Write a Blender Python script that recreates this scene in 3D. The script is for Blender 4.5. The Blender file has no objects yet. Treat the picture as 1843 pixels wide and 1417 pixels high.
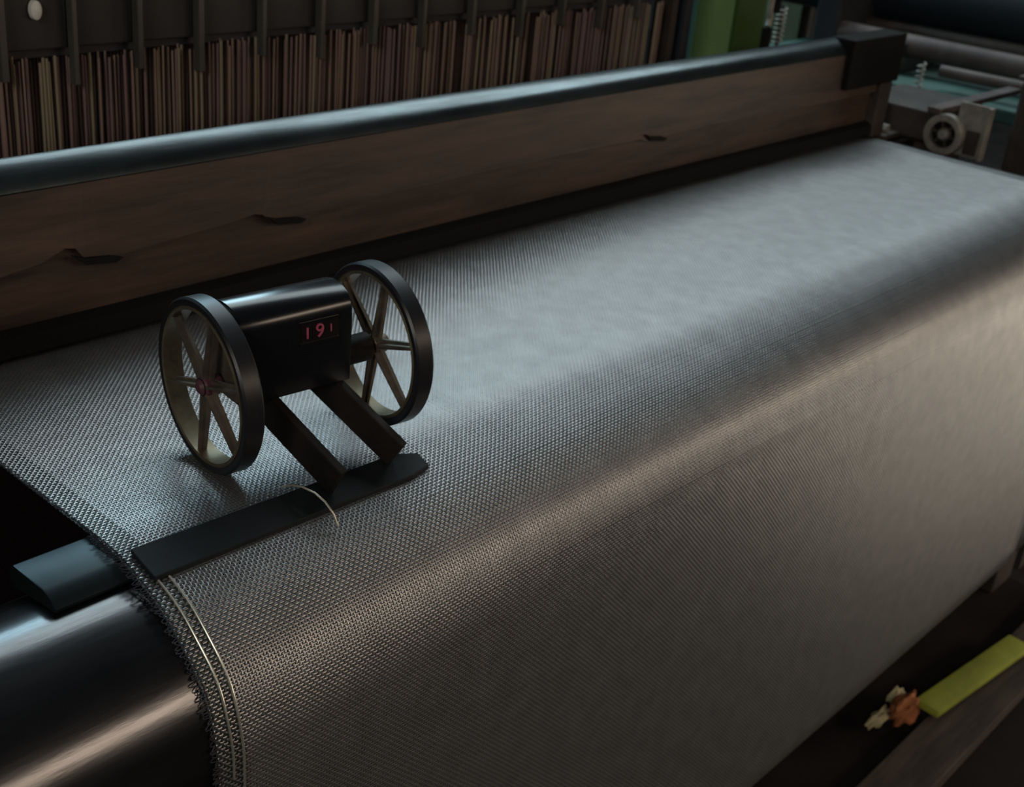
import bpy, bmesh, math, random
import numpy as np
from mathutils import Matrix, Vector

random.seed(7)
rng = np.random.default_rng(7)
S = 0.6            # metres per layout unit (camera stands one unit above the cloth)
Z0 = 1.6           # layout height of the cloth plane above the floor

def W(p):
    return Vector((p[0] * S, p[1] * S, (p[2] + Z0) * S))

# ------------------------------------------------------------------ camera
scene = bpy.context.scene
cam_d = bpy.data.cameras.new('camera')
cam_d.sensor_width = 36.0
cam_d.lens = 2299.0 / 1843.0 * 36.0
cam_d.clip_start = 0.02
cam_d.clip_end = 60
cam = bpy.data.objects.new('camera', cam_d)
scene.collection.objects.link(cam)
RX = np.array([0.67302544, -0.26518584, 0.69044422])
RY = np.array([-0.73411701, -0.35317046, 0.57995072])
RZ = np.array([0.09004978, -0.89718844, -0.43237014])
RW = np.stack([RX, RY, RZ])                      # camera (x right, y down, z ahead) -> world
m3 = Matrix([[RW[i][0], -RW[i][1], -RW[i][2]] for i in range(3)])
cam.matrix_world = Matrix.Translation(W((0, 0, 1))) @ m3.to_4x4()
scene.camera = cam
cam_d.dof.use_dof = True
cam_d.dof.focus_distance = 1.75 * S
cam_d.dof.aperture_fstop = 10.0

# ------------------------------------------------------------------ world, lights, exposure
world = bpy.data.worlds.new('world')
scene.world = world
world.use_nodes = True
world.node_tree.nodes['Background'].inputs[0].default_value = (0.55, 0.62, 0.75, 1)
world.node_tree.nodes['Background'].inputs[1].default_value = 0.020

def area(name, loc, target, sx, sy, power, color):
    d = bpy.data.lights.new(name, 'AREA')
    d.shape = 'RECTANGLE'; d.size = sx; d.size_y = sy
    d.energy = power; d.color = color
    o = bpy.data.objects.new(name, d)
    o.location = loc
    o.rotation_euler = (Vector(target) - Vector(loc)).to_track_quat('-Z', 'Y').to_euler()
    scene.collection.objects.link(o)
    return o

area('rear_window_light', (2.6, 6.6, 4.7), (1.0, 1.0, 1.0), 4.0, 1.8, 225, (0.54, 0.84, 0.98))
area('roof_light', (4.6, 2.9, 5.2), (3.0, 1.2, 1.0), 6.0, 2.0, 122, (0.79, 0.94, 0.97))
area('front_window_light', (2.9, -3.4, 2.6), (1.8, 0.8, 0.8), 3.2, 0.7, 32, (1.0, 0.79, 0.60))
area('side_fill_light', (4.9, -1.1, 0.50), (2.3, 0.66, 0.35), 1.3, 0.95, 22, (1.0, 0.88, 0.70))  # added low fill that brightens the right of the hanging cloth, no doorway
area('left_fill_light', (-2.8, -0.9, 3.0), (2.0, 1.4, 1.0), 1.6, 1.4, 40, (0.95, 0.92, 0.82))  # added fill from the left for wheel spokes and green post, no window

scene.view_settings.view_transform = 'Standard'
scene.view_settings.look = 'None'
scene.view_settings.gamma = 1.0
scene.view_settings.use_curve_mapping = False
scene.view_settings.exposure = 0.0

# ------------------------------------------------------------------ materials
def mat(name, col, rough=0.5, metal=0.0, var=0.0, scale=8.0, stretch=(1, 1, 1), col2=None, bump=0.0, spec=0.5, aniso=0):
    m = bpy.data.materials.new(name)
    m.use_nodes = True
    nt = m.node_tree
    b = nt.nodes['Principled BSDF']
    b.inputs['Base Color'].default_value = (*col, 1)
    b.inputs['Roughness'].default_value = rough
    b.inputs['Metallic'].default_value = metal
    b.inputs['Specular IOR Level'].default_value = spec
    if var or col2 or bump:
        tc = nt.nodes.new('ShaderNodeTexCoord')
        mp = nt.nodes.new('ShaderNodeMapping')
        mp.inputs['Scale'].default_value = stretch
        n = nt.nodes.new('ShaderNodeTexNoise')
        n.inputs['Scale'].default_value = scale
        n.inputs['Detail'].default_value = 5
        n.inputs['Roughness'].default_value = 0.6
        nt.links.new(tc.outputs['Object'], mp.inputs['Vector'])
        nt.links.new(mp.outputs['Vector'], n.inputs['Vector'])
        r = nt.nodes.new('ShaderNodeValToRGB')
        c2 = col2 if col2 else tuple(min(1, c * (1 + var)) for c in col)
        c1 = tuple(c * (1 - var) for c in col)
        r.color_ramp.elements[0].position = 0.35
        r.color_ramp.elements[0].color = (*c1, 1)
        r.color_ramp.elements[1].position = 0.68
        r.color_ramp.elements[1].color = (*c2, 1)
        nt.links.new(n.outputs['Fac'], r.inputs['Fac'])
        nt.links.new(r.outputs['Color'], b.inputs['Base Color'])
        if bump:
            bp = nt.nodes.new('ShaderNodeBump')
            bp.inputs['Strength'].default_value = bump
            bp.inputs['Distance'].default_value = 0.004
            nt.links.new(n.outputs['Fac'], bp.inputs['Height'])
            nt.links.new(bp.outputs['Normal'], b.inputs['Normal'])
    return m

M = {
    'wire_warp': mat('cloth wire lengthwise', (0.40, 0.40, 0.41), 0.36, 0.80, 0.10, 30),
    'wire_weft': mat('cloth wire crosswise', (0.42, 0.42, 0.43), 0.34, 0.80, 0.10, 30),
    'wire_bright': mat('bright edge wire', (0.75, 0.72, 0.62), 0.35, 0.8),
    'wire_dark': mat('dark selvage wire', (0.06, 0.06, 0.075), 0.5, 0.7),
    'roller': mat('polished dark steel roller', (0.13, 0.13, 0.135), 0.22, 0.95, 0.25, 6, (1, 6, 6), bump=0.08),
    'roll_under': mat('dark take up drum', (0.03, 0.03, 0.03), 0.6, 0.3),
    'plate': mat('grey guide bar steel', (0.05, 0.065, 0.072), 0.34, 0.8, 0.2, 12),
    'cap': mat('worn cap rail steel', (0.13, 0.155, 0.165), 0.25, 0.9, 0.35, 5, (1, 5, 5), bump=0.12),
    'wood': mat('dark oiled wood', (0.066, 0.038, 0.026), 0.6, 0, 0.5, 5, (1.0, 9, 9), bump=0.25),
    'wood_low': mat('dark oiled lower wood', (0.064, 0.035, 0.022), 0.6, 0, 0.5, 6, (1.0, 9, 9), bump=0.25),
    'lip': mat('blackened lip', (0.007, 0.0055, 0.005), 0.8, 0, spec=0.25),
    'under': mat('reddish black sheet', (0.010, 0.006, 0.006), 0.8, 0, spec=0.2),
    'wire_edge': mat('darker edge wires', (0.10, 0.115, 0.115), 0.45, 0.75, 0.2, 30),
    'black': mat('glossy black enamel', (0.008, 0.009, 0.012), 0.21, 0.0, spec=0.7),
    'rubber': mat('black wheel tyre', (0.018, 0.018, 0.022), 0.36, 0.1),
    'bronze': mat('dull bronze casting', (0.21, 0.175, 0.115), 0.42, 0.7, 0.3, 40),
    'bronze_dark': mat('dark bronze casting', (0.21, 0.175, 0.14), 0.45, 0.6, 0.3, 40),
    'hub_red': mat('reddish hub paint', (0.14, 0.05, 0.07), 0.5, 0.2),
    'arm': mat('dark brown steel arm', (0.018, 0.013, 0.011), 0.6, 0.0, 0.4, 20, spec=0.25),
    'foot': mat('dark steel foot bar', (0.010, 0.013, 0.016), 0.6, 0.0, 0.4, 14, spec=0.3),
    'digit': mat('pinkish red digit paint', (0.50, 0.09, 0.17), 0.6),
    'red_dim': mat('dim red window', (0.010, 0.005, 0.007), 0.4),
    'panel': mat('dark heddle panel', (0.035, 0.031, 0.031), 0.65, 0, 0.25, 5),
    'post_grey': mat('grey heddle post', (0.085, 0.078, 0.070), 0.55, 0.2, 0.2, 10),
    'heddle_a': mat('brown heddle wire', (0.34, 0.235, 0.19), 0.5, 0.3),
    'heddle_b': mat('pinkish heddle wire', (0.27, 0.18, 0.175), 0.5, 0.3),
    'heddle_c': mat('olive heddle wire', (0.34, 0.285, 0.20), 0.5, 0.3),
    'heddle_d': mat('rear heddle wire', (0.16, 0.105, 0.095), 0.6, 0.1),
    'green': mat('light green machine paint', (0.25, 0.38, 0.13), 0.55, 0, 0.15, 6),
    'green_shaded': mat('shaded green machine paint', (0.035, 0.085, 0.008), 0.6),  # darker copy of the post green, shade of the front face in the colour
    'teal': mat('teal machine paint', (0.06, 0.13, 0.11), 0.6, 0, 0.2, 5),
    'navy': mat('blue black paint', (0.012, 0.02, 0.028), 0.5),
    'charcoal': mat('charcoal casting', (0.03, 0.03, 0.036), 0.6, 0, 0.25, 5),
    'brown_iron': mat('brown iron frame', (0.06, 0.046, 0.038), 0.6, 0.1, 0.4, 9, bump=0.2),
    'pink_iron': mat('dusty rose brown bar', (0.12, 0.09, 0.085), 0.55, 0.3, 0.3, 9),
    'pale': mat('pale worn metal', (0.36, 0.33, 0.29), 0.5, 0.3, 0.3, 30),
    'white': mat('white enamel', (0.8, 0.78, 0.72), 0.4),
    'floor': mat('dark oily concrete', (0.026, 0.019, 0.018), 0.9, 0, 0.4, 4, bump=0.2, spec=0.2),
    'wall': mat('grimy dark wall', (0.05, 0.045, 0.042), 0.85, 0, 0.3, 3),
    'lime': mat('yellow green plastic', (0.38, 0.42, 0.06), 0.5, 0, 0.25, 8),
    'orange': mat('orange brown rag', (0.42, 0.14, 0.05), 0.8, 0, 0.4, 30),
    'cream': mat('cream rag', (0.55, 0.48, 0.28), 0.8, 0, 0.3, 30),
    'dark_wood': mat('dusty brown plank', (0.075, 0.055, 0.045), 0.7, 0, 0.4, 6, (1, 8, 8), bump=0.2),
}

# ------------------------------------------------------------------ builders
MW = {}      # world matrix of each parent, kept so parts can be given in world space

def reg(o, mtx):
    MW[o.name] = mtx
    return o

def thing(name, label, cat, loc, group=None, rot=None, kind=None):
    o = bpy.data.objects.new(name, None)
    o.empty_display_size = 0.05
    scene.collection.objects.link(o)
    mtx = Matrix.Translation(W(loc))
    if rot is not None:
        mtx = mtx @ rot.to_4x4()
    o.matrix_world = mtx
    if kind:
        o['kind'] = kind
    else:
        o['label'] = label; o['category'] = cat
    if group: o['group'] = group
    return reg(o, mtx)

def mk(name, verts, faces, m, parent=None, label=None, cat=None, group=None, kind=None, smooth=False, bevel=0.0, world=False):
    """verts in layout units (or world metres when world=True)."""
    V = np.array([(v if world else W(v)) for v in verts], dtype=float)
    if parent is not None:
        pm = np.array(MW[parent.name].inverted())
        V = V @ pm[:3, :3].T + pm[:3, 3]
        loc = None
    else:
        lo, hi = V.min(0), V.max(0)
        loc = np.array([(lo[0] + hi[0]) / 2, (lo[1] + hi[1]) / 2, lo[2]])
        V = V - loc
    me = bpy.data.meshes.new(name)
    me.from_pydata([tuple(v) for v in V], [], [tuple(f) for f in faces])
    bm = bmesh.new(); bm.from_mesh(me)
    bmesh.ops.recalc_face_normals(bm, faces=bm.faces)
    if bevel:
        es = [e for e in bm.edges if len(e.link_faces) == 2 and e.calc_face_angle(0) > 0.6]
        bmesh.ops.bevel(bm, geom=es, offset=bevel * S, segments=2, affect='EDGES', profile=0.6)
    bm.to_mesh(me); bm.free()
    me.materials.append(m)
    if smooth:
        me.shade_smooth()
        me.set_sharp_from_angle(angle=math.radians(34))
    o = bpy.data.objects.new(name, me)
    scene.collection.objects.link(o)
    if parent is not None:
        o.parent = parent
        reg(o, MW[parent.name])
    else:
        o.location = loc
        reg(o, Matrix.Translation(Vector(loc)))
    if label: o['label'] = label
    if cat: o['category'] = cat
    if group: o['group'] = group
    if kind: o['kind'] = kind
    return o

def boxvf(lo, hi):
    x0, y0, z0 = lo; x1, y1, z1 = hi
    v = [(x0, y0, z0), (x1, y0, z0), (x1, y1, z0), (x0, y1, z0), (x0, y0, z1), (x1, y0, z1), (x1, y1, z1), (x0, y1, z1)]
    f = [(0, 3, 2, 1), (4, 5, 6, 7), (0, 1, 5, 4), (1, 2, 6, 5), (2, 3, 7, 6), (3, 0, 4, 7)]
    return v, f

def box(name, lo, hi, m, parent=None, bevel=0.003, **k):
    v, f = boxvf(lo, hi)
    return mk(name, v, f, m, parent, bevel=bevel, **k)

def merge(parts):
    V, F = [], []
    for v, f in parts:
        n = len(V); V += list(v); F += [tuple(i + n for i in q) for q in f]
    return V, F

def prism(poly, axis, a0, a1):
    """poly in the plane across the axis: 0 -> (y,z), 1 -> (x,z)"""
    n = len(poly); V = []
    for a in (a0, a1):
        for (p, q) in poly:
            V.append((a, p, q) if axis == 0 else (p, a, q))
    F = [tuple(range(n)), tuple(range(2 * n - 1, n - 1, -1))]
    for i in range(n):
        j = (i + 1) % n
        F.append((i, j, n + j, n + i))
    return V, F

def cyl(p0, p1, r, n=24, r1=None, caps=True):
    p0 = np.array(p0, float); p1 = np.array(p1, float)
    a = (p1 - p0) / np.linalg.norm(p1 - p0)
    u = np.cross(a, (0, 0, 1.0))
    if np.linalg.norm(u) < 1e-3: u = np.array((1.0, 0, 0))
    u /= np.linalg.norm(u); w = np.cross(a, u)
    r1 = r if r1 is None else r1
    V = []
    for p, rr in ((p0, r), (p1, r1)):
        for i in range(n):
            t = 2 * math.pi * i / n
            V.append(tuple(p + rr * (math.cos(t) * u + math.sin(t) * w)))
    F = [(i, (i + 1) % n, n + (i + 1) % n, n + i) for i in range(n)]
    if caps: F += [tuple(range(n)), tuple(range(2 * n - 1, n - 1, -1))]
    return V, F

def lathe(C, a, prof, n=48, closed=False):
    """prof: (distance along a, radius) points; revolved about axis a through C"""
    C = np.array(C, float); a = np.array(a, float); a /= np.linalg.norm(a)
    u = np.cross(a, (0, 0, 1.0)); u /= np.linalg.norm(u); w = np.cross(a, u)
    V = []; k = len(prof)
    for i in range(n):
        t = 2 * math.pi * i / n
        d = math.cos(t) * u + math.sin(t) * w
        for s, r in prof: V.append(tuple(C + a * s + d * r))
    F = []
    for i in range(n):
        j = (i + 1) % n
        for q in range(k if closed else k - 1):
            q2 = (q + 1) % k
            F.append((i * k + q, i * k + q2, j * k + q2, j * k + q))
    return V, F

def tube(pts, r, n=6):
    P = [np.array(p, float) for p in pts]; V = []
    for i, p in enumerate(P):
        a = P[min(i + 1, len(P) - 1)] - P[max(i - 1, 0)]; a /= np.linalg.norm(a)
        u = np.cross(a, (0.31, 0.17, 0.93)); u /= np.linalg.norm(u); w = np.cross(a, u)
        for k in range(n):
            t = 2 * math.pi * k / n
            V.append(tuple(p + r * (math.cos(t) * u + math.sin(t) * w)))
    F = []
    for i in range(len(P) - 1):
        for k in range(n):
            l = (k + 1) % n
            F.append((i * n + k, i * n + l, (i + 1) * n + l, (i + 1) * n + k))
    F += [tuple(range(n)), tuple(range(len(V) - 1, len(V) - n - 1, -1))]
    return V, F

def bar(p0, p1, up, h, t):
    """rectangular bar from p0 to p1, depth h along up (made square to the run), thickness t"""
    p0 = np.array(p0, float); p1 = np.array(p1, float)
    a = (p1 - p0); a /= np.linalg.norm(a)
    s = np.cross(a, up); s /= np.linalg.norm(s); u = np.cross(s, a)
    V = []
    for p in (p0, p1):
        for i, j in ((-1, -1), (1, -1), (1, 1), (-1, 1)):
            V.append(tuple(p + s * t / 2 * i + u * h / 2 * j))
    F = [(0, 1, 2, 3), (7, 6, 5, 4), (0, 1, 5, 4), (1, 2, 6, 5), (2, 3, 7, 6), (3, 0, 4, 7)]
    return V, F

# ------------------------------------------------------------------ setting
mk('floor', *boxvf((-6, -8, -Z0 - 0.05), (13, 12, -Z0)), M['floor'], kind='structure')
mk('wall_back', *boxvf((-6, 12, -Z0), (13, 12.2, 6)), M['wall'], kind='structure')
mk('wall_right', *boxvf((13, -8, -Z0), (13.2, 12.2, 6)), M['wall'], kind='structure')

# ------------------------------------------------------------------ wire cloth
X0, X1 = 0.780, 4.107
prof_pts = [(2.03, 0.0), (1.36, 0.0), (1.325, -0.004), (1.29, -0.014), (1.255, -0.026), (1.22, -0.042), (1.185, -0.066),
            (1.155, -0.094), (1.130, -0.127), (1.113, -0.168), (1.104, -0.22), (1.1005, -0.30), (1.1, -0.42), (1.1, -1.25)]
for t in np.linspace(0, math.pi * 0.62, 10)[1:]:
    prof_pts.append((1.25 - 0.15 * math.cos(t), -1.25 - 0.15 * math.sin(t)))
prof_pts = np.array(prof_pts)
# smooth the hand placed corner by densifying and averaging
def resample(P, step):
    d = np.r_[0, np.cumsum(np.linalg.norm(np.diff(P, axis=0), axis=1))]
    s = np.arange(0, d[-1], step)
    return np.stack([np.interp(s, d, P[:, 0]), np.interp(s, d, P[:, 1])], 1)
dense = resample(prof_pts, 0.0012)
k = np.ones(31) / 31
sm = dense.copy()
for c in (0, 1):
    for _ in range(2):
        padded = np.r_[np.full(15, sm[0, c]), sm[:, c], np.full(15, sm[-1, c])]
        sm[:, c] = np.convolve(padded, k, 'valid')
PITCH = 0.0053
cloth_prof = resample(sm, PITCH)
tan = np.gradient(cloth_prof, axis=0)
tan /= np.linalg.norm(tan, axis=1)[:, None]
nrm = np.stack([-tan[:, 1], tan[:, 0]], 1)
nrm *= -1                                          # outward: +z on the flat, -y on the drop
if nrm[0, 1] < 0: nrm *= -1

def cloth_y_z(y):
    i = np.argmin(np.abs(cloth_prof[:200, 0] - y)); return cloth_prof[i, 1]

xs = np.arange(X0 + 0.004, X1, PITCH)
nx, ns = len(xs), len(cloth_prof)
cloth = thing('wire_cloth', 'wide sheet of grey woven wire cloth running flat then down over the front roller', 'wire cloth', (2.4, 1.6, 0.0))
pm = np.array(MW[cloth.name].inverted())

def grid_mesh(name, V, nrow, ncol, material, dark=0):
    """V (nrow, ncol, 3): every row is a strand of its own made of ncol = 3*len vertices; strips of 2 quads"""
    me = bpy.data.meshes.new(name)
    L = ncol // 3
    verts = V.reshape(-1, 3) * S + np.array([0, 0, Z0 * S])
    verts = verts @ pm[:3, :3].T + pm[:3, 3]
    base = (np.arange(nrow)[:, None, None] * ncol + np.arange(L - 1)[None, :, None] * 3)
    q1 = base + np.array([0, 1, 4, 3]); q2 = base + np.array([1, 2, 5, 4])
    F = np.concatenate([q1.reshape(-1, 4), q2.reshape(-1, 4)]).astype(np.int32)
    me.vertices.add(len(verts)); me.vertices.foreach_set('co', verts.astype(np.float32).ravel())
    me.loops.add(F.size); me.loops.foreach_set('vertex_index', F.ravel())
    me.polygons.add(len(F))
    me.polygons.foreach_set('loop_start', np.arange(0, F.size, 4, dtype=np.int32))
    me.polygons.foreach_set('loop_total', np.full(len(F), 4, dtype=np.int32))
    me.update(calc_edges=True)
    me.polygons.foreach_set('use_smooth', np.ones(len(F), dtype=bool))
    me.materials.append(material)
    if dark:
        me.materials.append(M['wire_edge'])
        idx = np.zeros((2, nrow, L - 1), dtype=np.int32); idx[:, :dark, :] = 1; idx[:, -dark:, :] = 1
        me.polygons.foreach_set('material_index', idx.ravel())
    o = bpy.data.objects.new(name, me)
    scene.collection.objects.link(o)
    o.parent = cloth; o['kind'] = 'stuff'
    return o

HALF = 0.35 * PITCH; DROP = 0.17 * PITCH; AMP = 0.22 * PITCH
I, J = np.meshgrid(np.arange(nx), np.arange(ns), indexing='ij')
sgn = np.where((I + J) % 2 == 0, 1.0, -1.0)
jx = rng.normal(0, 0.05 * PITCH, nx)[:, None]      # uneven reed spacing
wave = 0.0018 * np.sin(xs * 2.1 + 0.6)[:, None] * np.ones((1, ns))
def warp():
    V = np.zeros((nx, ns, 3, 3))
    off = AMP * sgn + wave * 0.4
    for q, (dx, dn) in enumerate(((-HALF, -DROP), (0, 0), (HALF, -DROP))):
        V[:, :, q, 0] = xs[:, None] + jx + dx
        V[:, :, q, 1] = cloth_prof[None, :, 0] + nrm[None, :, 0] * (off + dn)
        V[:, :, q, 2] = cloth_prof[None, :, 1] + nrm[None, :, 1] * (off + dn)
    return grid_mesh('warp_wires', V.reshape(nx, ns * 3, 3), nx, ns * 3, M['wire_warp'], 8)
def weft():
    V = np.zeros((ns, nx, 3, 3))
    js = rng.normal(0, 0.04 * PITCH, ns)[:, None]
    off = (-AMP * sgn + wave * 0.4).T
    for q, (ds, dn) in enumerate(((-HALF, -DROP), (0, 0), (HALF, -DROP))):
        V[:, :, q, 0] = xs[None, :]
        V[:, :, q, 1] = cloth_prof[:, None, 0] + tan[:, None, 0] * (ds + js) + nrm[:, None, 0] * (off + dn)
        V[:, :, q, 2] = cloth_prof[:, None, 1] + tan[:, None, 1] * (ds + js) + nrm[:, None, 1] * (off + dn)
    return grid_mesh('weft_wires', V.reshape(ns, nx * 3, 3), ns, nx * 3, M['wire_weft'])
warp(); weft()

# cut weft ends hooked back along both edges
fr = []
j = 2
while j < ns - 60:
    y, z = cloth_prof[j]; ny, nz = nrm[j]; ty, tz = tan[j]
    L = (0.003 + 0.003 * rng.random()) if j < 120 else (0.008 + 0.009 * rng.random())
    h = 0.001 + 0.003 * rng.random(); wd = PITCH * rng.uniform(0.8, 1.6); sk = rng.normal(0, 0.002)
    pts = []
    for th in np.linspace(-0.3, math.pi + 0.3, 8):
        so = math.sin(th) if math.sin(th) > 0 else 0.9 * math.sin(th)
        o_ = wd * (0.5 - 0.5 * math.cos(th)) + sk * so
        n_ = h * so + 0.0006
        pts.append((X0 + 0.006 - L * so, y + ty * o_ + ny * n_, z + tz * o_ + nz * n_))
    fr.append(tube(pts, 0.0009, 4))
    j += 1 if j > 110 else 2
mk('fringe_loops', *merge(fr), M['wire_dark'], cloth, kind='stuff', smooth=True, label='dark hooked wire ends along the left edge')
def along(x, j0, j1, lift, step=3):
    out = []
    for j in range(j0, j1, step):
        y, z = cloth_prof[j]; ny, nz = nrm[j]
        out.append((x + 0.0006 * math.sin(j * 0.3), y + ny * lift, z + nz * lift))
    return out
jr = int(np.argmin(np.abs(cloth_prof[:200, 0] - 1.24)))
for x, a, b in ((X0 + 0.026, jr - 8, jr + 54), (X0 + 0.043, jr - 6, jr + 75)):
    mk('edge_wire', *tube(along(x, a, b, 0.0035), 0.0017, 8), M['wire_bright'], cloth, smooth=True, label='bright single wire standing proud near the left edge')

# ------------------------------------------------------------------ rollers and guide bar
RC = (1.300, -0.226); RR = 0.193
roller = thing('breast_roller', 'polished dark steel roller carrying the wire cloth, bare at its left end', 'roller', (2.3, RC[0], RC[1] - RR))
mk('roller_shell', *lathe((0.30, RC[0], RC[1]), (1, 0, 0), [(0, 0.04), (0.0, RR - 0.01), (0.01, RR), (3.82, RR), (3.83, RR - 0.01), (3.83, 0.04)], 128), M['roller'], roller, smooth=True)
mk('axle', *cyl((0.0, RC[0], RC[1]), (4.339, RC[0], RC[1]), 0.04, 24), M['roll_under'], roller, smooth=True)
drum = thing('take_up_drum', 'dark drum low under the roller that the cloth winds round', 'roller', (2.4, 1.25, -1.4))
mk('drum_shell', *lathe((0.55, 1.25, -1.25), (1, 0, 0), [(0, 0.03), (0, 0.142), (3.75, 0.142), (3.75, 0.03)], 64), M['roll_under'], drum, smooth=True)
mk('axle', *cyl((0.0, 1.25, -1.25), (4.339, 1.25, -1.25), 0.03, 20), M['roll_under'], drum, smooth=True)

gp = [(1.418, -0.020), (1.408, -0.010), (1.33, -0.0085), (1.312, -0.014), (1.298, -0.024), (1.300, -0.031), (1.36, -0.038), (1.41, -0.046), (1.42, -0.035)]
V, F = prism(gp, 0, 0.672, 4.10)
mk('guide_bar', V, F, M['plate'], None, label='grey flat steel guide bar under the left edge of the wire cloth', cat='guide bar', bevel=0.003, smooth=True)

box('gap_backing', (0.002, 1.90, -Z0), (4.338, 1.925, -0.03), M['under'], None, 0.004, label='black panel added under the wooden beam to keep the gap dark', cat='panel')  # added backing, blocks the lit floor behind so the gap stays dark
# loom side frames, standing on the floor and carrying rollers
def side_frame(x0, x1, label):
    t = thing('side_frame', label, 'loom frame', ((x0 + x1) / 2, 1.4, -Z0))
    box('frame_post', (x0, 1.20, -Z0), (x1, 1.46, -0.16 if x0 > 3 else -0.24), M['brown_iron'], t, 0.008)
    box('frame_post', (x0, 1.80, -Z0), (x1, 2.06, -0.01), M['brown_iron'], t, 0.008)
    box('frame_rail', (x0 + 0.01, 1.46, -0.42), (x1 - 0.01, 1.80, -0.24), M['brown_iron'], t, 0.006)
    return t
side_frame(-0.12, 0.0, 'dark iron loom frame at the left roller end')
side_frame(4.34, 4.52, 'brown iron loom frame beyond the far edge of the wire cloth')

# ------------------------------------------------------------------ sley beam behind the cloth
sley = thing('sley_beam', 'long dark wooden beam with a blue grey steel cap behind the wire cloth', 'loom beam', (2.45, 2.02, -0.02))
BX0, BX1 = 0.40, 4.13
cap = [(1.970, 0.298), (1.964, 0.304), (1.972, 0.320), (1.986, 0.332), (2.000, 0.340), (2.012, 0.3455), (2.022, 0.347), (2.026, 0.342), (2.026, 0.298)]
V, F = prism(cap, 0, BX0, BX1)
mk('cap_rail', V, F, M['cap'], sley, smooth=True, label='blue grey steel cap rail')
# upper board: uneven lower edge with two hooked notches
edge = [(BX0, 0.168), (0.80, 0.164), (0.95, 0.160), (1.04, 0.172), (1.085, 0.190), (1.105, 0.186), (1.125, 0.160), (1.15, 0.148), (1.185, 0.149), (1.21, 0.158),
        (1.30, 0.165), (1.42, 0.173), (1.495, 0.181), (1.515, 0.176), (1.535, 0.157), (1.565, 0.146), (1.62, 0.147), (1.66, 0.156), (1.86, 0.165),
        (2.20, 0.168), (2.60, 0.170), (2.76, 0.167), (2.79, 0.158), (2.84, 0.155), (2.90, 0.164), (3.3, 0.166), (3.80, 0.158), (BX1 - 0.02, 0.160)]
Vb, Fb = [], []
for (x, z) in edge:
    Vb += [(x, 1.962, z), (x, 1.968, 0.302), (x, 2.01, 0.302), (x, 2.01, z)]
for i in range(len(edge) - 1):
    a, b = i * 4, i * 4 + 4
    for q in range(4):
        Fb.append((a + q, a + (q + 1) % 4, b + (q + 1) % 4, b + q))
Fb += [(0, 1, 2, 3), tuple(len(Vb) - 1 - i for i in range(4))]
mk('upper_board', Vb, Fb, M['wood'], sley, bevel=0.0)
box('lower_board', (BX0, 1.978, 0.045), (BX1 - 0.02, 2.01, 0.20), M['wood_low'], sley, 0.004)
V, F = prism([(1.976, 0.058), (1.952, 0.048), (1.948, 0.016), (1.962, 0.010), (2.06, 0.010), (2.06, 0.058)], 0, BX0, BX1 - 0.02)
mk('bottom_lip', V, F, M['lip'], sley, bevel=0.002)
for x, z in ((1.150, 0.153), (1.575, 0.150), (2.83, 0.157)):
    V, F = prism([(x - 0.055, z + 0.022), (x - 0.03, z + 0.002), (x + 0.03, z - 0.006), (x + 0.045, z + 0.001), (x + 0.02, z + 0.008), (x - 0.03, z + 0.014)], 1, 1.953, 1.966)
    mk('edge_hook', V, F, M['lip'], sley, bevel=0.001, label='black bent hook under the board edge')
box('end_block', (BX1 - 0.30, 1.944, 0.19), (BX1 + 0.06, 2.03, 0.350), M['lip'], sley, 0.006, label='dark end block')
box('end_foot', (BX1 - 0.05, 1.945, 0.006), (BX1 + 0.03, 2.03, 0.19), M['brown_iron'], sley, 0.006)

# ------------------------------------------------------------------ heddle frame behind the beam
hed = thing('heddle_frame', 'tall heddle frame with dark panels, grey posts and brown wires behind the wooden beam', 'heddle frame', (2.4, 2.55, -0.6))
posts = [0.93, 1.10, 1.262, 1.420, 1.575, 1.732, 1.908, 2.085, 2.258, 2.432, 2.620, 2.822, 3.005, 3.190, 3.370]
for i, x in enumerate(posts):
    w = 0.0055 + 0.002 * ((i * 7) % 3) / 2
    box('post', (x - w, 2.468, 0.355 - 0.02 * (i % 2)), (x + w, 2.492, 0.80), M['post_grey'], hed, 0.002)
for a, b in zip(posts[:-1], posts[1:]):
    box('panel', (a + 0.002, 2.500, 0.408), (b - 0.002, 2.53, 0.80), M['panel'], hed, 0.003)
box('bottom_rail', (0.90, 2.515, 0.388), (3.50, 2.56, 0.412), M['charcoal'], hed, 0.002)
box('lower_rail', (0.90, 2.49, -0.62), (3.60, 2.60, -0.50), M['charcoal'], hed, 0.004)
for x in (0.86, 3.60):
    box('end_upright', (x, 2.50, -0.62), (x + 0.03, 2.58, 0.80), M['brown_iron'], hed, 0.003)
proto = {}
hm = [M['heddle_a'], M['heddle_b'], M['heddle_c']]
for q in range(3):
    v, f = cyl((0, 0, -0.52), (0, 0, 0.385), 0.0023 + 0.0004 * q, 6)
    me = bpy.data.meshes.new('heddle_wire')
    me.from_pydata([(a * S, b * S, c * S) for a, b, c in v], [], f)
    me.materials.append(hm[q]); proto[q] = me
hl = W((2.4, 2.55, -0.6))
x = 0.94
nw = 0
while x < 3.56:
    q = random.choice([0, 0, 1, 1, 2])
    o = bpy.data.objects.new('heddle_wire', proto[q])
    o.parent = hed
    o.location = W((x, 2.50 + random.uniform(-0.012, 0.02), random.uniform(-0.004, 0.012))) - hl
    o.rotation_euler = (random.uniform(-0.01, 0.01), random.uniform(-0.006, 0.006), 0)
    scene.collection.objects.link(o)
    x += random.choice([0.0075, 0.0085, 0.010, 0.013]); nw += 1
back = []
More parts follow.
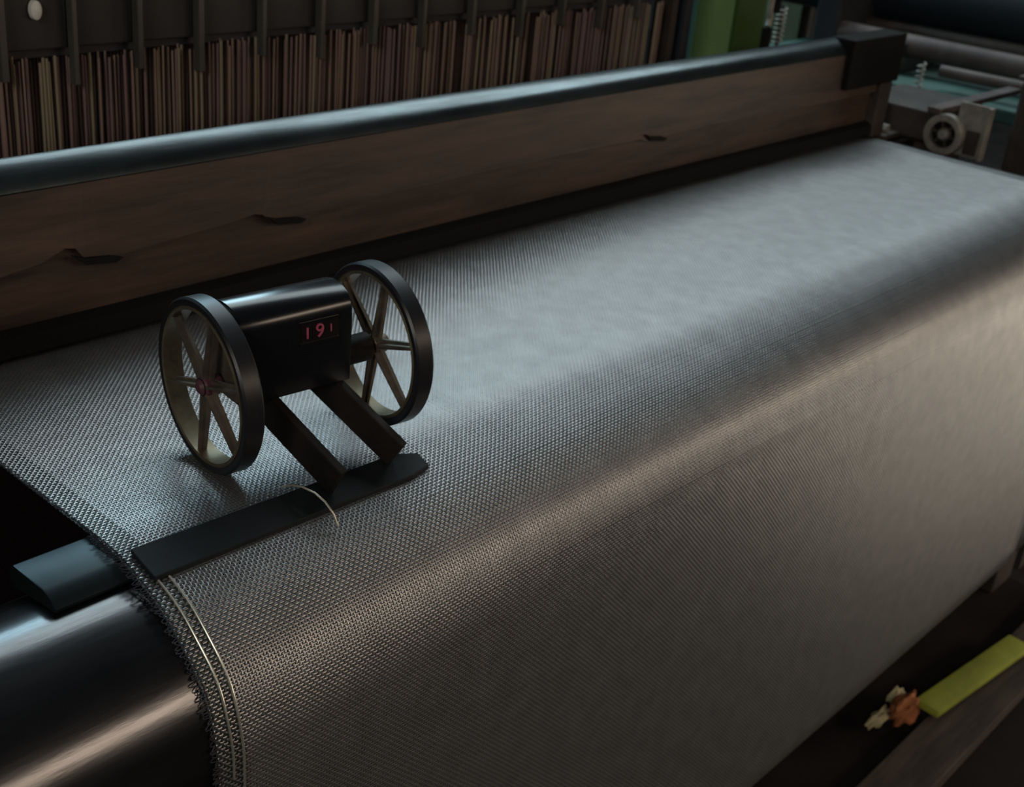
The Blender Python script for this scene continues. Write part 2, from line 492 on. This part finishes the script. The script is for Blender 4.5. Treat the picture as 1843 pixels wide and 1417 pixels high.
for x in np.arange(0.92, 3.58, 0.0085):
    back.append(cyl((x + rng.normal(0, 0.002), 2.60 + 0.04 * rng.random(), -0.55), (x, 2.62, 0.40 if x < 2.9 else 0.75), 0.0024, 4))
mk('rear_wires', *merge(back), M['heddle_d'], hed, kind='stuff', label='darker wires of the rear layer')
V, F = lathe((1.347, 2.497, 0.490), (0, -1, 0), [(0, 0.0005), (0.0, 0.013), (0.010, 0.012), (0.014, 0.007), (0.015, 0.0005)], 24)
V = [(a, b, 0.490 + (c - 0.490) * 1.6) for a, b, c in V]
mk('stud', V, F, M['white'], hed, smooth=True, label='white oval stud on the dark panel')
box('back_board', (0.86, 2.72, -0.55), (3.58, 2.74, 0.80), M['panel'], hed, 0.0)

# ------------------------------------------------------------------ green post and neighbours
t = thing('green_post', 'light green painted machine post rising behind the far half of the beam', 'machine post', (4.07, 2.58, -Z0))
box('post_body', (3.986, 2.506, -Z0), (4.15, 2.667, 0.9), M['green'], t, 0.004)
box('shaded_front', (3.980, 2.490, -Z0), (4.165, 2.506, 0.9), M['green_shaded'], t, 0.003, label='front face of the post, its shade painted as deeper green')
box('foot_plate', (3.93, 2.46, -Z0), (4.19, 2.72, -Z0 + 0.03), M['green_shaded'], t, 0.004)
t = thing('upright_channel', 'blue black steel upright just left of the green post', 'machine post', (3.70, 2.55, -Z0))
box('web', (3.690, 2.50, -Z0), (3.715, 2.58, 0.9), M['navy'], t, 0.002)
box('flange', (3.662, 2.49, -Z0), (3.690, 2.505, 0.9), M['charcoal'], t, 0.002)
box('foot_plate', (3.64, 2.47, -Z0), (3.74, 2.60, -Z0 + 0.02), M['charcoal'], t, 0.002)
t = thing('thin_upright', 'thin olive brown upright at the right end of the heddle wires', 'machine post', (3.62, 2.70, -Z0))
box('strip', (3.632, 2.66, -Z0), (3.660, 2.69, 0.9), M['heddle_c'], t, 0.002)
box('foot_plate', (3.61, 2.64, -Z0), (3.68, 2.71, -Z0 + 0.02), M['charcoal'], t, 0.002)

# hanging rod with hook and coil spring in front of the teal cabinet
t = thing('tie_rod', 'bent grey rod with a black clevis right of the green post', 'rod', (4.22, 2.50, 0.02))
mk('rod', *tube([(4.218, 2.50, 0.80), (4.216, 2.50, 0.40), (4.214, 2.50, 0.33), (4.225, 2.50, 0.295), (4.215, 2.50, 0.27)], 0.011, 10), M['pale'], t, smooth=True)
box('clevis', (4.232, 2.485, 0.315), (4.262, 2.52, 0.80), M['lip'], t, 0.003)
box('lower_bracket', (4.205, 2.485, -Z0), (4.228, 2.52, 0.265), M['lip'], t, 0.003)
pts = []
for i in range(100):
    a = i / 99 * 2 * math.pi * 8
    pts.append((4.30 + 0.018 * math.cos(a), 2.50 + 0.018 * math.sin(a), 0.20 + 0.13 * i / 99))
V1 = tube(pts, 0.0032, 5)
sp = thing('coil_spring', 'small pale coil spring standing in front of the teal cabinet', 'spring', (4.30, 2.50, 0.18))
mk('coil', *V1, M['pale'], sp, smooth=True)
mk('spring_rod', *cyl((4.30, 2.50, -Z0), (4.30, 2.50, 0.34), 0.006, 8), M['charcoal'], sp, smooth=True)

# ------------------------------------------------------------------ machinery to the right
t = thing('teal_cabinet', 'teal painted machine cabinet standing behind the green post', 'cabinet', (7.0, 4.3, -Z0))
box('cabinet_body', (6.45, 4.0, -Z0), (7.12, 4.6, 0.45), M['teal'], t, 0.02)
box('door', (6.50, 3.985, -Z0 + 0.1), (7.07, 4.0, 0.40), M['teal'], t, 0.006)
t = thing('dark_column', 'charcoal machine column right of the teal cabinet', 'machine column', (7.5, 4.3, -Z0))
box('column_body', (7.13, 3.95, -Z0), (7.95, 4.7, 0.9), M['charcoal'], t, 0.03)
box('column_base', (7.13, 3.9, -Z0), (8.0, 4.75, -Z0 + 0.12), M['charcoal'], t, 0.02)

t = thing('second_loom', 'second loom behind with dark beam, dusty bars and teal bed on the right', 'loom', (6.4, 2.7, -Z0))
V, F = bar((5.35, 2.95, 0.02), (5.75, 1.35, 0.02), (0, 0, 1), 0.03, 1.0)
mk('bed', *boxvf((5.25, 1.5, -0.09), (6.6, 3.25, -0.03)), M['teal'], t, bevel=0.01, label='teal painted bed')
box('bed_leg', (5.3, 2.9, -Z0), (5.45, 3.1, -0.09), M['brown_iron'], t, 0.01)
box('bed_leg', (5.3, 1.6, -Z0), (5.45, 1.8, -0.09), M['brown_iron'], t, 0.01)
box('bed_leg', (6.4, 2.9, -Z0), (6.55, 3.1, -0.09), M['brown_iron'], t, 0.01)
mk('cloth_beam', *cyl((5.9, 3.9, 0.26), (6.0, 1.0, 0.26), 0.15, 32), M['navy'], t, smooth=True, label='dark blue roller')
mk('upper_bar', *cyl((5.6, 4.0, 0.43), (5.7, 1.0, 0.43), 0.014, 12), M['pale'], t, smooth=True)
mk('dusty_bar', *cyl((5.55, 2.9, 0.085), (5.65, 1.0, 0.085), 0.050, 16), M['pink_iron'], t, smooth=True)
mk('dusty_bar', *cyl((5.35, 2.30, 0.045), (5.45, 1.0, 0.050), 0.026, 16), M['pink_iron'], t, smooth=True)
mk('dusty_bar', *cyl((5.8, 3.1, 0.10), (5.9, 1.0, 0.12), 0.035, 16), M['brown_iron'], t, smooth=True)
box('bearing', (5.45, 2.55, -0.03), (5.85, 2.70, 0.10), M['navy'], t, 0.01)
box('bearing', (5.50, 2.90, -0.03), (6.1, 3.02, 0.34), M['charcoal'], t, 0.01)
pts = []
for i in range(50):
    a = i / 49 * 2 * math.pi * 5
    pts.append((5.23 + 0.016 * math.cos(a), 2.335 + 0.016 * math.sin(a), -0.028 + 0.11 * i / 49))
mk('spring', *tube(pts, 0.004, 5), M['pale'], t, smooth=True, label='small pale spring')

# shaft box right beside the cloth edge
t = thing('gear_box', 'dark brown box casting beyond the far right corner of the wire cloth', 'machine casting', (4.75, 1.5, -0.3))
box('casting', (4.55, 1.15, -0.25), (5.05, 1.655, 0.215), M['brown_iron'], t, 0.012)
box('lid', (4.54, 1.14, 0.215), (5.06, 1.67, 0.232), M['pink_iron'], t, 0.004)
mk('boss', *cyl((4.50, 1.47, 0.06), (4.56, 1.47, 0.06), 0.075, 28), M['charcoal'], t, smooth=True)
mk('foot', *boxvf((4.6, 1.2, -Z0), (5.0, 1.6, -0.25)), M['brown_iron'], t)
t = thing('rail_block', 'olive brown iron block between the beam end and the small wheel', 'machine casting', (4.45, 1.98, -0.2))
box('block', (4.28, 1.815, -0.01), (4.66, 2.14, 0.095), M['brown_iron'], t, 0.01)
box('top_bar', (4.22, 1.78, 0.105), (4.9, 1.83, 0.125), M['pink_iron'], t, 0.003)
mk('bolt', *cyl((4.20, 1.985, 0.02), (4.20, 1.945, 0.02), 0.016, 6), M['pale'], t)
box('shelf', (4.15, 1.93, -0.012), (4.30, 2.06, 0.006), M['brown_iron'], t, 0.002)

# small guide wheel with its bracket plate
gw = thing('spoked_pulley', 'small pale spoked wheel on a pin beyond the far edge of the cloth', 'wheel', (4.24, 1.753, -0.03))
WC = (4.225, 1.753, 0.045)
mk('rim', *lathe(WC, (1, 0, 0), [(-0.016, 0.068), (-0.018, 0.062), (-0.016, 0.046), (0.016, 0.046), (0.018, 0.062), (0.016, 0.068)], 40, True), M['pale'], gw, smooth=True)
mk('hub', *lathe(WC, (1, 0, 0), [(-0.020, 0.001), (-0.020, 0.014), (-0.008, 0.022), (0.012, 0.022), (0.012, 0.001)], 24), M['pale'], gw, smooth=True)
for kx in range(6):
    a = kx * math.pi / 3 + 0.2
    d = np.array((0, math.cos(a), math.sin(a)))
    mk('spoke', *bar(np.array(WC) + d * 0.016, np.array(WC) + d * 0.052, (1, 0, 0), 0.012, 0.009), M['brown_iron'], gw)
mk('web', *cyl((WC[0] + 0.006, WC[1], WC[2]), (WC[0] + 0.010, WC[1], WC[2]), 0.05, 32), M['lip'], gw)
mk('pin', *cyl((WC[0] + 0.01, WC[1], WC[2]), (4.279, WC[1], WC[2]), 0.010, 12), M['charcoal'], gw, smooth=True)
br = thing('bracket_plate', 'pale mottled metal bracket plate right behind the small wheel', 'bracket', (4.28, 1.68, -0.02))
box('plate', (4.262, 1.625, -0.02), (4.272, 1.735, 0.158), M['pale'], br, 0.002)
box('side_lip', (4.240, 1.618, -0.02), (4.272, 1.628, 0.158), M['pale'], br, 0.0015)
box('slot_block', (4.252, 1.645, -0.01), (4.262, 1.690, 0.070), M['brown_iron'], br, 0.002)
# narrow rail beside the cloth edge
box('edge_rail', (4.135, 1.22, -0.06), (4.20, 1.93, -0.018), M['charcoal'], None, 0.004, label='narrow dark rail running along the far edge of the wire cloth', cat='rail')
mk('rail_support', *boxvf((4.14, 1.5, -0.40), (4.34, 1.56, -0.06)), M['brown_iron'], None, label='short iron support under the narrow edge rail', cat='support')

# ------------------------------------------------------------------ length counter on the cloth
dl, ti = -0.13, 0.015
A = np.array([math.cos(dl) * math.cos(ti), math.sin(dl) * math.cos(ti), math.sin(ti)])
B = np.cross([0, 0, 1.0], A); B /= np.linalg.norm(B)
Cc = np.cross(A, B)
RAD = 0.1373
CO = np.array([1.008, 1.456, RAD + 0.0015])
def LC(a, b, c): return tuple(CO + A * a + B * b + Cc * c)
ctr = thing('length_counter', 'black length counter on two spoked wheels standing on the wire cloth', 'counter', (CO[0] + 0.15, CO[1], 0.0))

def counter_wheel(a0, label):
    w = 0.0335
    C = CO + A * a0
    tyre = [(0.002, RAD - 0.013), (0.0, RAD - 0.008), (0.0005, RAD - 0.003), (0.004, RAD), (w - 0.004, RAD), (w - 0.0005, RAD - 0.003), (w, RAD - 0.008), (w - 0.002, RAD - 0.013)]
    rim = mk('wheel', *lathe(C, A, tyre, 96, True), M['rubber'], ctr, smooth=True, label=label)
    inner = [(0.001, RAD - 0.0125), (-0.0008, RAD - 0.0155), (0.0012, RAD - 0.0185), (w - 0.0012, RAD - 0.0185), (w + 0.0008, RAD - 0.0155), (w - 0.001, RAD - 0.0125)]
    mk('rim', *lathe(C, A, inner, 96, True), M['bronze'], rim, smooth=True, label='bronze inner rim')
    for kx in range(6):
        t = kx * math.pi / 3 - 0.32
        d = B * math.cos(t) + Cc * math.sin(t)
        u = -B * math.sin(t) + Cc * math.cos(t)
        P0 = C + A * (w * 0.5) + d * 0.010; P1 = C + A * (w * 0.5) + d * (RAD - 0.017)
        # tapered T section spoke
        Vs = []
        for P, hw, dp in ((P0, 0.0085, 0.014), (P1, 0.0058, 0.010)):
            for su, sa in ((-1, 0.2), (1, 0.2), (1, -0.3), (0.35, -0.3), (0.25, -1), (-0.25, -1), (-0.35, -0.3), (-1, -0.3)):
                Vs.append(tuple(P + u * hw * su + A * dp * sa))
        n = 8
        Fs = [tuple(range(n)), tuple(range(2 * n - 1, n - 1, -1))] + [(i, (i + 1) % n, n + (i + 1) % n, n + i) for i in range(n)]
        mk('spoke', Vs, Fs, M['bronze_dark'], rim)
    hub = [(-0.003, 0.0005), (-0.003, 0.008), (0.002, 0.0125), (0.006, 0.017), (w - 0.006, 0.017), (w, 0.013), (w, 0.0005)]
    mk('hub', *lathe(C, A, hub, 32), M['hub_red' if a0 == 0 else 'bronze_dark'], rim, smooth=True)
    return rim
counter_wheel(0.0, 'near left wheel with black tyre and six bronze spokes')
counter_wheel(0.304, 'far right wheel with black tyre and six bronze spokes')
mk('axle', *cyl(LC(0.002, 0, 0), LC(0.335, 0, 0), 0.014, 24), M['arm'], ctr, smooth=True)
mk('axle_boss', *cyl(LC(0.236, 0, 0), LC(0.300, 0, 0), 0.024, 32), M['arm'], ctr, smooth=True)

# housing: rounded top, flat front
hp = [(-0.052, -0.022), (-0.055, 0.070)]
for t in np.linspace(math.pi, math.pi / 2, 13):
    ct, st_ = abs(math.cos(t)), math.sin(t)
    hp.append((-0.055 * ct ** 0.75, 0.086 + 0.046 * st_ ** 0.75))
hp += [(0.018, 0.128), (0.034, 0.115), (0.044, 0.092), (0.046, 0.060), (0.046, -0.022)]
Vh = [LC(a, b, c) for a in (0.040, 0.234) for b, c in hp]
n = len(hp)
Fh = [tuple(range(n)), tuple(range(2 * n - 1, n - 1, -1))] + [(i, (i + 1) % n, n + (i + 1) % n, n + i) for i in range(n)]
hs = mk('housing', Vh, Fh, M['black'], ctr, smooth=True, bevel=0.0015, label='black enamel housing with a rounded top')
# end cover seen through the near wheel
he = [(b * 0.9, c * 0.9 + 0.004) for b, c in hp]
Ve = [LC(a, b, c) for a in (0.036, 0.0405) for b, c in he]
mk('end_cover', Ve, Fh, M['bronze_dark'], hs, bevel=0.001, label='brown end cover')
# number window and digits on the front face
def front_box(a0, a1, c0, c1, d, m_, nm, lb=None):
    Vv = [LC(a, b, c) for b in (-0.0552 - d, -0.050) for a, c in ((a0, c0), (a1, c0), (a1, c1), (a0, c1))]
    Ff = [(0, 1, 2, 3), (7, 6, 5, 4), (0, 1, 5, 4), (1, 2, 6, 5), (2, 3, 7, 6), (3, 0, 4, 7)]
    return mk(nm, Vv, Ff, m_, hs, label=lb)
front_box(0.140, 0.210, 0.056, 0.061, 0.002, M['black'], 'window_frame')
front_box(0.140, 0.210, 0.092, 0.095, 0.002, M['black'], 'window_frame')
front_box(0.142, 0.208, 0.061, 0.092, 0.0005, M['red_dim'], 'number_window', 'dim red number window')
def digit(ch, a, c, size, m_):
    cu = bpy.data.curves.new('t', 'FONT'); cu.body = ch; cu.size = size * S; cu.extrude = 0.0006
    cu.align_x = 'CENTER'
    tmp = bpy.data.objects.new('t', cu); scene.collection.objects.link(tmp)
    dg = bpy.context.evaluated_depsgraph_get()
    me = bpy.data.meshes.new_from_object(tmp.evaluated_get(dg))
    bpy.data.objects.remove(tmp)
    me.name = 'digit'; me.materials.clear(); me.materials.append(m_)
    R3 = Matrix((tuple(A), tuple(Cc), tuple(-B))).transposed().to_4x4()
    mt = Matrix.Translation(W(LC(a, -0.0572, c))) @ R3
    me.transform(MW[hs.name].inverted() @ mt)
    o = bpy.data.objects.new('digit', me); scene.collection.objects.link(o); o.parent = hs
digit('1', 0.152, 0.068, 0.027, M['digit'])
digit('9', 0.174, 0.067, 0.032, M['digit'])
digit('1', 0.194, 0.072, 0.018, M['digit'])

# two arms down to the foot bar
P_l0 = np.array(LC(0.090, -0.005, -0.030)); P_l1 = np.array((1.126, 1.272, 0.016))
P_r0 = np.array(LC(0.205, -0.005, -0.030)); P_r1 = np.array((1.256, 1.280, 0.017))
for p0, p1 in ((P_l0, P_l1), (P_r0, P_r1)):
    mk('arm', *bar(p0, p1, (0, 0, 1), 0.050, 0.016), M['arm'], ctr, bevel=0.002)
fb = []
for x, yr, yf in ((0.800, 1.324, 1.266), (1.05, 1.314, 1.262), (1.27, 1.306, 1.256), (1.312, 1.290, 1.262)):
    for y, up in ((yf, 0.001), (yr, 0.001), (yr, 0.009), (yf, 0.009)):
        fb.append((x, y, cloth_y_z(y) + 0.0015 + up))
ff = [(0, 1, 2, 3), (15, 14, 13, 12)]
for q in range(3):
    for e in range(4):
        ff.append((q * 4 + e, q * 4 + (e + 1) % 4, q * 4 + 4 + (e + 1) % 4, q * 4 + 4 + e))
mk('foot_bar', fb, ff, M['foot'], ctr, bevel=0.0015, label='dark flat foot bar lying across the cloth')

# loose bright wire end beside the left arm
lw = [(1.058, 1.322, 0.010), (1.064, 1.306, 0.018), (1.070, 1.288, 0.021), (1.078, 1.268, 0.017), (1.085, 1.252, 0.006), (1.090, 1.238, -0.010), (1.093, 1.230, -0.030)]
mk('loose_wire', *tube(lw, 0.0016, 8), M['wire_bright'], None, label='short bright loose wire end curling over the dark foot bar', cat='wire', smooth=True)

# ------------------------------------------------------------------ floor level, lower right
FZ = -Z0
t = thing('floor_plank', 'long dusty brown plank on the floor at the lower right', 'plank', (3.2, 0.92, FZ))
V, F = boxvf((2.2, 0.86, FZ), (4.6, 1.02, FZ + 0.05))
mk('plank_board', V, F, M['dark_wood'], t, bevel=0.004)
V, F = bar((3.41, 1.030, FZ + 0.075), (4.0, 0.968, FZ + 0.075), (0, 0, 1), 0.03, 0.085)
mk('lime_strip', V, F, M['lime'], None, label='yellow green plastic strip lying on the floor under the cloth roller', cat='strip', bevel=0.01, smooth=True)
def rag(name, c, r, m_, label, cat, seed):
    rr = np.random.default_rng(seed)
    bm = bmesh.new(); bmesh.ops.create_icosphere(bm, subdivisions=3, radius=1)
    Vv = []; ph = rr.random(6) * 6
    for v in bm.verts:
        x, y, z = v.co
        kf = 1 + 0.22 * math.sin(5 * x + ph[0]) * math.cos(4 * y + ph[1]) + 0.15 * math.sin(9 * y + ph[2] + 3 * z)
        Vv.append((c[0] + x * r[0] * kf, c[1] + y * r[1] * kf, c[2] + max(-0.3, z) * r[2] * kf))
    Ff = [tuple(v.index for v in f.verts) for f in bm.faces]; bm.free()
    mk(name, Vv, Ff, m_, None, label=label, cat=cat, smooth=True)
rag('rag', (3.385, 1.085, FZ + 0.05), (0.08, 0.04, 0.045), M['orange'], 'crumpled orange brown rag at the near end of the yellow green strip', 'rag', 3)
rag('rag', (3.285, 1.125, FZ + 0.045), (0.065, 0.022, 0.022), M['cream'], 'cream twisted rag left of the orange rag', 'rag', 5)
rag('rag', (3.42, 1.135, FZ + 0.05), (0.035, 0.022, 0.035), M['cream'], 'small cream rag tucked behind the orange rag', 'rag', 8)
